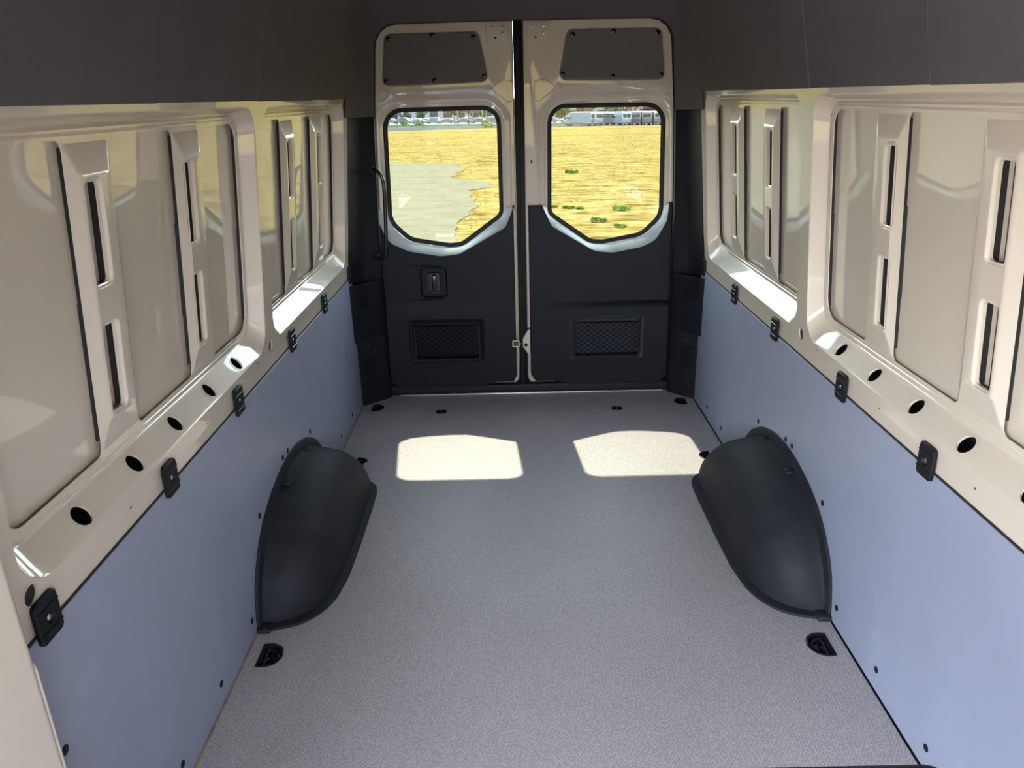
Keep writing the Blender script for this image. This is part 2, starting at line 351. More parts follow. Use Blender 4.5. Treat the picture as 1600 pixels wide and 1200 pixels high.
def make_wall(s, name):
    M = wallmap(s)
    root = empty(name, (s*.88, 2.0, 0), kind='structure')
    root['label'] = 'beige painted body side with two recessed bays, %s of the load space' % ('left' if s < 0 else 'right')
    y_near = .95 if s < 0 else -1.2
    outs = [bay_out(b['o']) for b in BAYS]
    small = [circle(2.436, .766, .0205), circle(1.069, .770, .0185)] if True else []
    if s > 0: small = small[:1]
    small = [q for q in small if not any(inside(q[0], o_) for o_ in outs)]
    tiny = [circle(y, z, .0035, 6) for y, z in ((2.30, .752), (1.86, .735), (2.62, .742), (1.42, .735), (3.735, 1.36), (3.755, 1.36), (3.72, .90), (3.745, .90))]
    mb = MB()
    plate(mb, [(y_near, .02), (3.775, .02), (3.775, 1.56), (y_near, 1.56)], outs + small + tiny, M, 0, lines=[((y_near, .72), (3.775, .72))])
    for q in small:
        loft(mb, [[M(u, v, -.0012) for u, v in grow(q, .003)], [M(u, v, -.0012) for u, v in q], [M(u, v, .004) for u, v in q]])
    mb.build('body_side_frame', BEIGE, root)
    for q in small:
        mb = MB(); plate(mb, grow(q, .004), [], M, .0045); mb.build('hole_shade_disc', RUBBER, root)  # black disc stands in for the unlit cavity behind the hole
    for bi, b in enumerate(BAYS):
        y0, y1, z0, z1 = b['o']; p0, p1, q0, q1 = b['p']
        A = bay_out(b['o']); Bl = rr(p0, p1, q0, q1, .055, 8)
        A2 = grow(A, -.004); B2 = grow(Bl, .010); B1 = grow(Bl, .004)
        mb = MB()
        L = lambda lp, w_: [M(u, v, w_) for u, v in lp]
        loft(mb, [L(A, 0), L(A2, .003)])
        # slope band, with the bottom quad replaced by a plate with round holes
        N = len(A2); a3 = L(A2, .003); b3 = L(B2, .048)
        bot = [i for i in range(N) if abs(A2[i][1]-A2[(i+1) % N][1]) < 1e-6 and A2[i][1] < 1.0 and abs(A2[i][0]-A2[(i+1) % N][0]) > .5][0]
        f = [(i, (i+1) % N, N+(i+1) % N, N+i) for i in range(N) if i != bot]
        mb.add((a3+b3, f))
        P00, P10, P01, P11 = A2[bot], A2[(bot+1) % N], B2[bot], B2[(bot+1) % N]
        zz0, zz1 = P00[1], P01[1]; H = math.hypot(zz1-zz0, .045)
        def SM(u, v, w_, zz0=zz0, zz1=zz1, H=H, M=M):
            t = v/H; return M(u, zz0+(zz1-zz0)*t+ -w_*.7, .003+.045*t+w_*.7)
        holes = [circle(y, H*.46, .0235, 18) for y in SILLHOLES] if bi == 0 else []
        plate(mb, [(P00[0], 0), (P10[0], 0), (P11[0], H), (P01[0], H)], holes, SM, 0)
        for h_ in holes:
            loft(mb, [[SM(u, v, -.0012) for u, v in grow(h_, .004)], [SM(u, v, -.0012) for u, v in h_], [SM(u, v, .004) for u, v in h_]])
        loft(mb, [b3, L(grow(Bl, .006), .050), L(B1, .0485), L(Bl, .045)])
        ops = []
        for k, (a, c) in enumerate(b['ops']):
            far = k == len(b['ops'])-1; near = k == 0
            ops.append(fillet([(a, .855), (c, .855), (c, 1.468), (a, 1.468)], [.045 if near else .02, .06 if far else .02, .05 if far else .02, .04 if near else .02], 6))
        ops += [rr(a+.034, c-.034, .915, 1.405, .01, 3) for a, c, sy in b['ribs']]
        plate(mb, Bl, ops, M, .045, .0475)
        # upper ledge step along the head of the bay
        mb.build('bay_recess', BEIGE, root)
        mb = MB()
        mb.tube([M(y, 1.478, .047) for y in (p0+.05, p1-.05)], .004, 8)
        mb.tube([M(y, .842, .047) for y in (p0+.05, p1-.05)], .0035, 8)
        mb.build('pressed_bead', BEIGE, root)
        for (a, c, sy) in b['ribs']: hat(M, a, c, sy).build('slotted_rib', BEIGE, root)
        for k, (a, c) in enumerate(b['ops']):
            mb = MB(); lp = rr(a-(.078 if k else .03), c+(.078 if k < 2 else .03), .83, 1.50, .004, 2)
            plate(mb, lp, [], M, .0585, .0605)
            mb.build('outer_skin_panel', SKIN, root)
            mb = MB()
            c1 = c+.0035; zb, zt = .90, 1.44
            zb, zt = .885, 1.455
            seg = [(zb, 1.17, 0), (1.17, zt, .003)] if k != 1 else [(zb, 1.02, 0), (1.02, 1.25, -.003), (1.25, zt, .003)]
            for (s0, s1, dd) in seg:
                q = [(c1+dd, s0), (c1+.028, s0), (c1+.028, s1), (c1+dd, s1)]
                plate(mb, q, [], M, .0478, .0583)
            mb.build('foam_seal', RUBBER, root)
        for (a, c, sy) in b['ribs']:
            mb = MB(); plate(mb, [(sy+.028, .93), (sy+.044, .93), (sy+.044, 1.39), (sy+.028, 1.39)], [], M, .046, .0583); mb.build('foam_seal', RUBBER, root)
    # cavity liner and outer body side
    mb = MB(); mb.box((s*.985, .55 if s < 0 else -1.25, -.1), (s*1.0, 4.03, 2.1))
    if s < 0: mb.box((s*.95, -1.25, 1.92), (s*1.0, .56, 2.1))
    mb.build('outer_body_side', CAVITY, root)
    mb = MB(); 
    for y in (.96 if s < 0 else -1.2, 2.41, 2.46, 3.76): mb.box((s*.888, y, .05), (s*.985, y+.01, .86))
    mb.build('cavity_baffle', CAVITY, root)
    return root
WR = make_wall(1, 'wall_right'); WL = make_wall(-1, 'wall_left')
# near left sliding-door pillar (beige)
mb = MB()
prof = fillet([(-.99, .50), (-.80, .50), (-.795, .925), (-.83, .955), (-.99, .955)], [0, .03, .02, .02, 0], 4)
def vprism(mb, prof, z0, z1, fz=lambda x, y, z: (x, y, z)):
    V, F = cdt(prof)
    for z in (z0, z1): mb.add(([fz(x, y, z) for x, y in V], F))
    loft(mb, [[fz(x, y, z0) for x, y in prof], [fz(x, y, z1) for x, y in prof]])
vprism(mb, prof, 0, 1.53)
pl = mb.build('door_pillar', BEIGE, WL, label='beige sliding door pillar')
mb = MB(); mb.tube([(-.8045, .9325, 0.3), (-.8045, .9325, .735), (-.808, .930, .748)], .0055, 8); mb.build('pillar_edge_bead', BEIGE, WL)

# ================================================================== LINING PANELS (blue grey)
SCREWS = [(1.655, .062), (1.393, .06), (1.045, .463), (1.92, .062), (2.108, .314), (2.762, .31), (2.462, .370), (2.401, .372), (3.516, .063), (3.251, .066), (3.78, .269), (3.797, .061)]
for s in (-1, 1):
    side = 'left' if s < 0 else 'right'
    root = empty('lining_panel', (s*.882, 2.3, 0), 'blue-grey plastic lower lining panel along the %s body side' % side, 'wall panel')
    mb = MB(); y0 = .96 if s < 0 else -.9
    mb.rbox((s*.8795, y0, .002), (s*.8835, 3.82, .6915), .0012, 1)
    mb.build('panel_sheet', LINING, root)
    MB().box((s*.8815, y0, .6905), (s*.8838, 3.80, .6965)).build('edge_gap_shade', RUBBER, root, label='thin black strip standing in for the gap shadow on top of the panel')  # black strip painted in for the shadowed gap above the panel
    for y, z in SCREWS:
        mb = MB(); mb.disc((s*.8797, y, z), (-s, 0, 0), .0095, .003, 12, .006); mb.build('screw', BLACK, root)
    if s > 0:
        for y, z in ((.9, .06), (.6, .06), (.3, .45)):
            mb = MB(); mb.disc((s*.8797, y, z), (-s, 0, 0), .0095, .003, 12, .006); mb.build('screw', BLACK, root)

# ================================================================== RETAINING CLIPS
CL = [1.088, 1.597, 2.081, 2.675, 3.203, 3.765]
def make_clip():
    root = empty('retaining_clip', (0, 0, 0))
    mb = MB(); o_ = rr(-.033, .033, -.041, .041, .012, 5)
    F = lambda u, v, w_: (-w_, u, v)
    hole = circle(0, 0, .0125, 14)
    loft(mb, [[F(u, v, 0) for u, v in o_], [F(u, v, .006) for u, v in o_], [F(u, v, .0085) for u, v in grow(o_, -.003)]])
    plate(mb, grow(o_, -.003), [hole], F, .0085)
    loft(mb, [[F(u, v, .0085) for u, v in hole], [F(u, v, .004) for u, v in circle(0, 0, .010, 14)], [F(u, v, .004) for u, v in circle(0, 0, .001, 14)]])
    mb.build('clip_plate', BLACK, root)
    for z in (-.021, .021):
        mb = MB(); mb.rbox((-.0105, -.031, z-.0012), (-.008, .031, z+.0012), .0008, 1); mb.build('clip_ridge', BLACKG, root)
    mb = MB(); mb.disc((-.004, 0, 0), (-1, 0, 0), .0055, .004, 10, .003); mb.build('clip_screw', STEEL, root, label='bright steel screw head')
    return root
names = {-1: ['nearest the camera', 'second from the camera', 'third from the camera', 'third from the rear pillar', 'second from the rear pillar', 'at the rear pillar'],
         1: ['', 'nearest the camera', 'second from the camera', 'third from the rear pillar', 'second from the rear pillar', 'at the rear pillar']}
clip0 = None
for s in (-1, 1):
    for i, y in enumerate(CL):
        if s > 0 and i == 0: continue
        if clip0 is None: c = clip0 = make_clip()
        else: c = copy_tree(clip0)
        c.location = (s*.8795, y, .712); c.rotation_euler = (0, 0, 0 if s > 0 else PI)
        tag(c, 'black square clip on the %s lining edge, %s' % ('left' if s < 0 else 'right', names[s][i]), 'clip', 'clips along the top of the lining panels')

# ================================================================== TIE DOWN RINGS
def make_ring(x, y, t, r, label):
    s = 1 if x > 0 else -1
    root = empty('tie_down_ring', (x, y, 0), label, 'tie-down ring', 'tie-down points in the floor')
    o_ = ring_outline(x, y, t, r); mb = MB()
    P = lambda lp, z: [(u, v, z) for u, v in lp]
    loft(mb, [P(o_, -.005), P(o_, .0015), P(grow(o_, -.003), .003), P(grow(o_, -.007), .001), P(grow(o_, -.009), -.016), P(grow(o_, -.016), -.020)])
    V, F = cdt(grow(o_, -.016)); mb.add(([(u, v, -.020) for u, v in V], F))
    mb.build('recess_tray', BLACKG, root)
    mb = MB(); q = grow(o_, -.0165 if t == 'D' else -.011)
    mb.tube([(u, v, -.010) for u, v in q], .0042 if t == 'D' else .003, 8, closed=True); mb.build('ring', BLACKG, root)
    mb = MB(); mb.disc((x, y, -.020), (0, 0, 1), .010, .009, 12, .006); 
    mb.build('bolt', STEEL if y > 3.2 else BLACKG, root)
    if t == 'D':
        mb = MB(); mb.rbox((x-s*-.012-.004, y-r*.45, -.019), (x-s*-.012+.004, y+r*.45, -.006), .002); mb.build('hinge_bar', BLACKG, root)
lab = ['large black tie-down ring in front of the left wheel arch cover', 'large black tie-down ring in front of the right wheel arch cover',
       'black tie-down ring half hidden behind the left wheel arch cover', 'black tie-down ring half hidden behind the right wheel arch cover',
       'black tie-down ring in the far left floor corner by the pillar', 'black tie-down ring in the far right floor corner by the pillar',
       'small round black floor eyelet left of centre near the rear doors', 'small round black floor eyelet right of centre near the rear doors']
for q, l in zip(RINGS, lab): make_ring(*q, l)

# ================================================================== WHEEL ARCH COVERS
ZT = [(1.945, 0), (1.955, .08), (1.985, .16), (2.062, .241), (2.13, .285), (2.22, .32), (2.34, .347), (2.45, .356), (2.57, .348), (2.705, .312), (2.80, .262), (2.90, .165), (2.97, .07), (3.0, 0)]
XI = [(1.945, .872), (1.952, .82), (1.968, .765), (1.992, .735), (2.04, .695), (2.109, .668), (2.233, .652), (2.45, .648), (2.70, .648), (2.80, .65), (2.86, .655), (2.90, .68), (2.96, .76), (3.0, .872)]
def smooth_tab(tab, x, d=.03):
    return sum(lerp(tab, max(tab[0][0], min(tab[-1][0], x+k*d/3))) for k in (-2, -1, 0, 1, 2))/5
for s in (-1, 1):
    side = 'left' if s < 0 else 'right'
    root = empty('wheel_arch_cover', (s*.77, 2.45, 0), 'black moulded wheel arch cover against the %s lining panel' % side, 'wheel arch cover')
    NY, NA = 46, 16
    ys = [1.945+(3.0-1.945)*(.5-.5*math.cos(PI*i/NY)) for i in range(NY+1)]
    foot = []; crest = []
    rows = []
    for i, y in enumerate(ys):
        t = i/NY; edge = min(1, min(t, 1-t)*8)
        d = .025*min(1, 4*math.sin(PI*t))
        H = max(.001, smooth_tab(ZT, y, .03*edge)-d*1.7); W = max(.002, .876-smooth_tab(XI, y, .03*edge)-d*.9)
        n = 2.8
        yy = 1.945+.022+(y-1.945)*(3.0-1.945-.044)/(3.0-1.945)
        rows.append([(s*(.876-W*max(0, math.cos(a))**(2/n)), yy, .008+H*max(0, math.sin(a))**(2/n)) for a in [PI/2*k/NA for k in range(NA+1)]])
        foot.append((s*min(.878, smooth_tab(XI, y, .03*edge)), y)); crest.append((y, smooth_tab(ZT, y, .03*edge)))
    mb = MB(); loft(mb, rows, closed=False)
    V = []; mb.build('arch_shell', ARCH, root, smooth=60)
    mb = MB()
    fl = [(x, y, 0) for x, y in foot]; fu = [(x, y, .009) for x, y in foot]
    fi = [(r_[0][0], r_[0][1], .011) for r_ in rows]
    loft(mb, [fl, fu, fi], closed=False)
    cw = [(s*.8790, y, z+.001) for y, z in crest]; cu = [(s*.869, y, z) for y, z in crest]
    ci = [(s*.866, r_[-1][1], max(.008, r_[-1][2]+.004)) for r_ in rows]
    loft(mb, [cw, cu, ci, [(r_[-2][0], r_[-2][1], r_[-2][2]) for r_ in rows]], closed=False)
    mb.build('arch_flange', ARCH, root, smooth=50)
    mb = MB(); mb.rbox((s*.835, 1.932, 0), (s*.8785, 1.975, .02), .008); mb.build('flange_foot', ARCH, root)
    for (y, fz) in ((2.33, .030), (2.60, .030)):
        z = smooth_tab(ZT, y)-fz
        mb = MB(); mb.rbox((s*.835, y-.018, z-.006), (s*.862, y+.018, z+.006), .005); mb.build('flange_tab', ARCH, root)

# ================================================================== CEILING / HEADLINER
HP = [(.802, 1.527), (.80, 1.535), (.762, 1.72), (.745, 1.787), (.724, 1.86), (.695, 1.925), (.645, 1.975), (.56, 2.008), (.40, 2.025), (0, 2.032)]
def arch_full(p): return [(x, z) for x, z in p]+[(-x, z) for x, z in p[::-1][1:]]
ceil_ = empty('ceiling', (0, 1.5, 1.53), kind='structure'); ceil_['label'] = 'charcoal fabric headliner vault'
segs = [(-1.2, .2), (.2, 1.70), (1.70, 2.375), (2.375, 3.04), (3.04, 3.70)]
AF = arch_full(HP)
for k, (a, b) in enumerate(segs):
    mb = MB(); P = lambda y, d: [(x-(d if x > 0 else -d if x < 0 else 0), y, z-d*.4) for x, z in AF]
    g = .0025; last = k == len(segs)-1
    ins = .003 if k % 2 else 0.0
    loops = [P(a, -.012), P(a+.001, -.004+ins), P(a+.005, ins), P(b-(0 if last else .005), ins)]
    if not last: loops += [P(b-.001, -.004+ins), P(b, -.012)]
    loft(mb, loops, closed=False); mb.build('headliner_panel', HEAD, ceil_, smooth=30)
MB().box((-1.0, -1.25, 2.09), (1.0, 4.03, 2.11)).build('roof_skin', CAVITY, ceil_)
# rear surround: headliner rolls inwards to the door aperture
def aperture(z):  # half width of aperture at height z, around x=.006
    return lerp([(0, .752), (.7, .748), (1.0, .742), (1.45, .724), (1.75, .700)], z)
def apert_loop(z0, n=10):
    pts = [(aperture(z0)-(aperture(z0)-aperture(1.75))*k/6, z0+(1.74-z0)*k/6) for k in range(7)]
    R_ = .105; cx_, cz_ = .70-R_, 1.852-R_
    pts += [(cx_+R_*math.cos(a), cz_+R_*math.sin(a)) for a in [PI/2*k/n for k in range(1, n+1)]]
    pts += [(.3, 1.855), (0, 1.856)]
    return pts
def resample(p, n):
    L_ = [0]
    for a, b in zip(p, p[1:]): L_.append(L_[-1]+math.hypot(b[0]-a[0], b[1]-a[1]))
    o_ = []
    for k in range(n):
        t = L_[-1]*k/(n-1); j = 0
        while j < len(L_)-2 and L_[j+1] < t: j += 1
        f = (t-L_[j])/max(1e-9, L_[j+1]-L_[j]); o_.append((p[j][0]+(p[j+1][0]-p[j][0])*f, p[j][1]+(p[j+1][1]-p[j][1])*f))
    return o_
NR = 40
ap = resample(apert_loop(1.447), NR); hp = resample([(.818, 1.447), (.812, 1.50)]+HP[1:], NR)
def full(l, cx=0): return [(x+cx, z) for x, z in l]+[(-x+cx, z) for x, z in l[::-1][1:]]
apf, hpf = full(ap, .006), full(hp)
mb = MB(); loops = []
for y, t in ((3.70, 0), (3.74, .03), (3.79, .14), (3.835, .34), (3.87, .62), (3.892, .86), (3.90, 1), (3.915, 1.01)):
    loops.append([(a[0]*(1-t)+b[0]*t, y, a[1]*(1-t)+b[1]*t) for a, b in zip(hpf, apf)])
loft(mb, loops, closed=False); mb.build('rear_header_panel', HEAD, ceil_, smooth=50)
# black seal round the aperture and rear body frame
sp = [(aperture(z)+.004+.006, z) for z in (1.45, 1.0, .7, .3)]
al = resample([(aperture(0)+.006, -.004), *[(aperture(z), z) for z in (.3, .7, 1.0, 1.3)], *apert_loop(1.45)], 60)
alf = full(al, .006)
wr = empty('wall_rear', (0, 3.95, 0), kind='structure'); wr['label'] = 'rear body frame round the two back doors'
mb = MB()
loft(mb, [[(x, 3.902, z) for x, z in alf], [(.006+(x-.006)*1.012, 3.93, z*1.004) for x, z in alf], [(.006+(x-.006)*1.012, 3.965, z*1.004) for x, z in alf]])
mb.build('door_seal', RUBBER, wr, smooth=50)
mb = MB()
hole = ccw([(.006+(x-.006)*1.005, z) for x, z in alf])
plate(mb, [(-1.0, -.12), (1.0, -.12), (1.0, 2.1), (-1.0, 2.1)], [hole], lambda u, v, w_: (u, 3.966+w_, v), 0, .012)
mb.build('rear_body_frame', RUBBER, wr, smooth=50)

MB().box((-1.0, 4.037, -.1), (1.0, 4.06, .13)).build('door_foot_light_block', RUBBER, wr)  # unseen box added to stop light leaking at the lower door corners
MB().box((-1.0, 3.978, 1.864), (1.0, 4.06, 2.1)).build('rear_header_sun_block', CAVITY, wr)  # unseen header box added to stop sun leaking over the doors
for s in (-1, 1): MB().box((s*.775, 3.978, -.1), (s*1.0, 4.06, 1.87)).build('rear_side_sun_block', CAVITY, wr)  # unseen side boxes added to shut out sun beside the doors
# cab end: dashboard and windscreen frame behind the camera, added to cut front light
wf = empty('wall_front', (0, -1.25, 0), kind='structure'); wf['label'] = 'unseen cab front behind the camera, narrowing its daylight'
MB().rbox((-.98, -1.35, 0), (.98, -1.15, 1.0), .05).build('dashboard', BLACK, wf)
mb = MB(); mb.box((-1, -1.3, 1.65), (1, -1.2, 2.1)); mb.build('windscreen_header', CAVITY, wf)
for s in (-1, 1): MB().box((s*.90, -1.3, 1.0), (s*1.0, -1.2, 1.85)).build('windscreen_post', CAVITY, wf)
# ================================================================== D PILLAR TRIMS
VENTPOS = {}
for s in (-1, 1):
    side = 'left' if s < 0 else 'right'; k = 1 if s < 0 else 2
    ax = .006
    def Q(x, y): return (s*x, y)
    # upper black cover
    root = empty('trim_%d' % k, (s*.80, 3.82, 0), kind='structure'); root['label'] = 'black rear pillar trim on the %s side' % side
    def sec(z):
        X = .884-lean(z)+.002; A = aperture(z)+s*ax
        return [(s*(X), 3.765, z), (s*(X-.004), 3.79, z), (s*(X-.014), 3.82, z), (s*(X-.035), 3.855, z), (s*(X-.062), 3.885, z), (s*(A+.004), 3.90, z), (s*A, 3.905, z), (s*A, 3.93, z)]
    mb = MB(); loft(mb, [sec(z) for z in (.655, .9, 1.1, 1.3, 1.443)], closed=False)
    mb.build('upper_cover', BLACK, root, smooth=50)
    # middle box (protrudes, open pocket at its top)
    def box_sec(z, out_, yw, a_off=0.0):
        A = aperture(z)+s*ax
        return [(s*.8855, yw, z), (s*(.874), yw, z), (s*.870, yw+.006, z), (s*(.80), 3.865-out_, z), (s*(A+.012+a_off), 3.892-out_*.4, z), (s*A, 3.905, z), (s*A, 3.93, z)]
    mb = MB()
    tops = [box_sec(z, .03, 3.765-.035) for z in (.362, .50, .64)]
    topl = [(x, y, z+.02+.035*(1-abs(i-3)/3)*0) for i, (x, y, z) in enumerate(box_sec(.64, .03, 3.73))]
    loft(mb, tops+[topl], closed=False)
    inner = [(x*0.998, y+.012, .652) for x, y, z in topl]; deep = [(x, 3.90 if i > 2 else y+.03, .61) for i, (x, y, z) in enumerate(topl)]
    loft(mb, [topl, inner, deep], closed=False)
    mb.build('middle_cover', TRIM, root, smooth=50)
    mb = MB(); f_ = [(s*.88, 3.735, .362), (s*.80, 3.84, .362), (s*(aperture(.36)), 3.90, .362), (s*.88, 3.93, .362)]
    mb.add((f_, [(0, 1, 2, 3)])); mb.build('middle_cover_base', RUBBER, root)
    mb = MB(); loft(mb, [box_sec(z, .012, 3.785) for z in (.0, .2, .362)], closed=False); mb.build('lower_cover', TRIM, root, smooth=50)
    # slanted vent slits on the slanting faces
    def face_pt(sec_, u):
        a, b = Vector(sec_[2]), Vector(sec_[3]); return a.lerp(b, u)
    for (zc, out_, yw) in ((.585, .03, 3.73), (.205, .012, 3.785)):
        mb = MB()
        for i in range(9):
            z0 = zc-.066+i*.0145; z1 = z0+.045
            if z1 > zc+.075: z1 = zc+.075
            p0 = face_pt(box_sec(z0, out_, yw), .88); p1 = face_pt(box_sec(z1, out_, yw), .14)
            nrm = Vector((-s*.55, -.83, 0)).normalized()
            mb.tube([p0+nrm*.0005, p1+nrm*.0005], .0026, 6)
        mb.build('vent_slit', BLACKG, root, kind='stuff')
    secm = box_sec(.325, .012, 3.785); pc = face_pt(secm, .55); nrm = Vector((-s*.55, -.83, 0)).normalized(); tn = Vector((0, 0, 1)); tu = nrm.cross(tn)
    mb = MB(); o_ = rr(-.024, .024, -.027, .027, .008, 4)
    Fm = lambda u, v, w_: tuple(pc+tu*u+tn*v+nrm*w_)
    loft(mb, [[Fm(u, v, -.004) for u, v in o_], [Fm(u, v, .004) for u, v in o_], [Fm(u, v, .004) for u, v in grow(o_, -.004)], [Fm(u, v, 0) for u, v in grow(o_, -.005)]])
    plate(mb, grow(o_, -.005), [], Fm, 0)
    mb.build('socket_plate', TRIM, root)
    mb = MB(); mb.disc(pc, nrm, .013, .008, 14, .009); mb.build('socket_cap', BLACKG, root)

# ================================================================== REAR DOORS
def hw(z): return lerp([(0, .765), (1.0, .757), (1.4, .742), (1.8, .712), (1.85, .706)], z)
CXD = .005
def WIN(s, g=0.0):
    """glass outline, s=-1 left"""
    P = [(.130, 1.470), (.128, .958), (.335, .812), (.40, .808), (.60, .842), (.694, .935), (.683, 1.468)]
    R_ = [.075, .05, .09, .09, .12, .10, .085]
    lp = ccw([(CXD+s*x, z) for x, z in fillet(P, R_, 7)])
    return grow(lp, g) if g else lp
DM = lambda u, v, w_: (u, w_, v)
NET0 = {}
def make_door(s):
    side = 'left' if s < 0 else 'right'; n_ = 1 if s < 0 else 2
    xin = -.043 if s < 0 else .003
    root = empty('door_%d' % n_, (s*.75, 4.0, 0), kind='structure')
    root['label'] = '%s rear door, beige metal with window and dark lower trim' % side
    pts = [(xin, .03), (xin, 1.862)] + [(CXD+s*hw(z), z) for z in (1.862, 1.6, 1.4, 1.0, .03)]
    r_ = [.05, .0, .105, 0, 0, 0, .075]
    outl = ccw(fillet(pts, r_, 8))
    up_p = [(.212, 1.815), (.172, 1.596), (.682, 1.588), (.655, 1.812)]
    upl = ccw(fillet([(CXD+s*x, z) for x, z in up_p], [.03, .03, .03, .03], 5))
    win = WIN(s)
    mb = MB(); e_ = grow(outl, -.005)
    L = lambda lp, y: [(u, y, v) for u, v in lp]
    wo = grow(win, .072); 
    # keep recess ring inside the door edge
    def clampx(lp, m_): return [(max(min(u, max(xin, CXD+s*(hw(v)))-m_), min(xin, CXD+s*hw(v))+m_), v) for u, v in lp]
    wo = clampx(wo, .018); wi = clampx(grow(win, .058), .024)
    plate(mb, e_, [wo, grow(upl, .006)], DM, 3.985)
    loft(mb, [L(outl, 4.03), L(outl, 3.99), L(e_, 3.985)])
    loft(mb, [L(wo, 3.985), L(wi, 3.9965), L(grow(win, .034), 3.999), L(grow(win, .030), 4.004), L(grow(win, .016), 4.006), L(grow(win, .012), 4.018)])
    loft(mb, [L(grow(upl, .006), 3.985), L(grow(upl, .001), 3.992), L(grow(upl, -.02), 3.993)])
    plate(mb, grow(outl, 0), [grow(win, .018)], DM, 4.034)
    loft(mb, [L(outl, 4.03), L(outl, 4.034)])
    mb.build('door_shell', BEIGE, root, smooth=40)
    # upper grey cover with screws
    mb = MB(); loft(mb, [L(upl, 3.991), L(upl, 3.987), L(grow(upl, -.002), 3.9855)]); plate(mb, grow(upl, -.002), [], DM, 3.9855)
    cov = mb.build('upper_cover_panel', GREYP, root, label='dark grey flat cover above the window')
    for x, z in ((.235, 1.792), (.43, 1.803), (.638, 1.792), (.19, 1.618), (.43, 1.603), (.663, 1.605)):
        mb = MB(); mb.disc((CXD+s*x, 3.986, z), (0, -1, 0), .0115, .005, 12, .007); mb.build('screw', BLACKG, cov)
    # pressed beads
    mb = MB()
    tri = [(.098, 1.60), (.052, 1.59), (.052, 1.505), (.075, 1.498), (.16, 1.562)]
    tri2 = [(.70, 1.575), (.655, 1.56), (.665, 1.53), (.705, 1.50)]
    for t_ in (tri, tri2):
        lp = fillet([(CXD+s*x, z) for x, z in t_], .012, 4)
        mb.tube([(u, 3.9855, v) for u, v in lp], .0025, 6, closed=True)
    for xc in (.27, .56):
        lp = rr(CXD+s*xc-.033, CXD+s*xc+.033, 1.487, 1.506, .006, 3); mb.tube([(u, 4.0, v) for u, v in lp], .002, 6, closed=True)
    mb.build('pressed_bead', BEIGE, root)
    # check strap / lock plate at the top inner corner
    xa, xb = (xin-.125, xin-.02) if s < 0 else (xin+.02, xin+.13)
    mb = MB(); lp = rr(xa, xb, 1.765, 1.85, .010, 4); loft(mb, [L(lp, 3.9855), L(lp, 3.981), L(grow(lp, -.003), 3.979)]); plate(mb, grow(lp, -.003), [], DM, 3.979)
    lk = mb.build('lock_plate', BEIGE, root)
    for dx, z in ((.025, 1.832), (.08, 1.832), (.08, 1.802)):
        mb = MB(); mb.disc(((xa+dx), 3.979, z), (0, -1, 0), .008, .004, 8, .005); mb.build('bolt', ALU, lk)
    mb = MB(); mb.disc((xa+.042, 3.979, 1.785), (0, -1, 0), .005, .0006, 8); mb.build('drain_hole', RUBBER, lk)
    # glass
    mb = MB(); plate(mb, grow(win, .016), [], DM, 4.021, 4.025)
    gl = mb.build('window_pane', GLASS, root, label='clear heated rear window pane')
    mb = MB(); plate(mb, grow(win, .014), [grow(win, -.006)], DM, 4.0195, 4.0205); mb.build('frit_border', RUBBER, gl, label='black border printed round the glass')
    mb = MB(); loft(mb, [L(grow(win, .017), 4.012), L(grow(win, .010), 4.008), L(grow(win, .002), 4.014), L(grow(win, .002), 4.0195)]); mb.build('window_seal', RUBBER, root)
    mb = MB(); z = .845
    xs = sorted((CXD+s*.13, CXD+s*.69))
    while z < 1.46:
        ins = [xs[0]+.56*i/80 for i in range(81)]; ok = [x for x in ins if inside((x, z), win)]
        if ok:
            mb.tube([(min(ok)-.008, 4.0190, z), (max(ok)+.008, 4.0190, z+.0)], .00055, 3, cap=False)
        z += .0305
    mb.build('heating_wire', PLY, gl, kind='stuff', smooth=0)
    # lower trim panel : outline with a V notch
    zt = 1.003
    if s < 0: notch = [(-.055, zt), (-.10, .897), (-.345, .764), (-.44, .757), (-.60, .785), (-.705, .835), (-.746, .94), (-.748, zt)]
    else: notch = [(.088, zt), (.136, .897), (.36, .764), (.455, .755), (.60, .782), (.672, .815), (.726, .915), (.732, zt)]
    xi2 = xin+s*.015; xo = lambda z_: CXD+s*(hw(z_)-.012)
    if s < 0: bottom_in = [(xi2, .10), (-.075, .062), (-.17, .062), (-.25, .037)]
    else: bottom_in = [(xi2+.002, .10), (.045, .062), (.14, .062), (.24, .037)]
    nf = fillet([notch[0], *notch[1:-1], notch[-1]], [0, .05, .10, .10, .10, .10, .05, 0], 6)
    outp = [(xi2, zt)] + nf + [(xo(zt) if abs(xo(zt)) > abs(notch[-1][0]) else notch[-1][0]+s*.008, zt), (xo(.5), .5)] 
    corner = fillet([(xo(.5), .5), (xo(.03), .036), bottom_in[-1]], [0, .07, 0], 7)[1:-1]
    outp += corner + bottom_in[::-1]
    outp = ccw(outp)
    pka, pkb = sorted((s*.226, s*.628))
    def PK(g): return rr(pka+g, pkb-g, .182+g, .424-g, max(.004, .02-g*.6), 5)
    pk = PK(0)
    holes = [pk]
    hd = rr(-.553, -.412, .538, .700, .025, 5)
    if s < 0: holes.append(hd)
    def yp(z_): return lerp([(.0, 3.938), (.462, 3.938), (.500, 3.950), (1.1, 3.958)], z_)
    TM = lambda u, v, w_: (u, yp(v)+w_, v)
    lns = [((xi2+s*.001, z_), (xo(z_)-s*.001, z_)) for z_ in (.462, .50)]
    mb = MB()
    plate(mb, grow(outp, -.004), holes, TM, 0, lines=lns)
    loft(mb, [[TM(u, v, 0) for u, v in grow(outp, -.004)], [TM(u, v, .004) for u, v in outp], [(u, 3.984, v) for u, v in outp]])
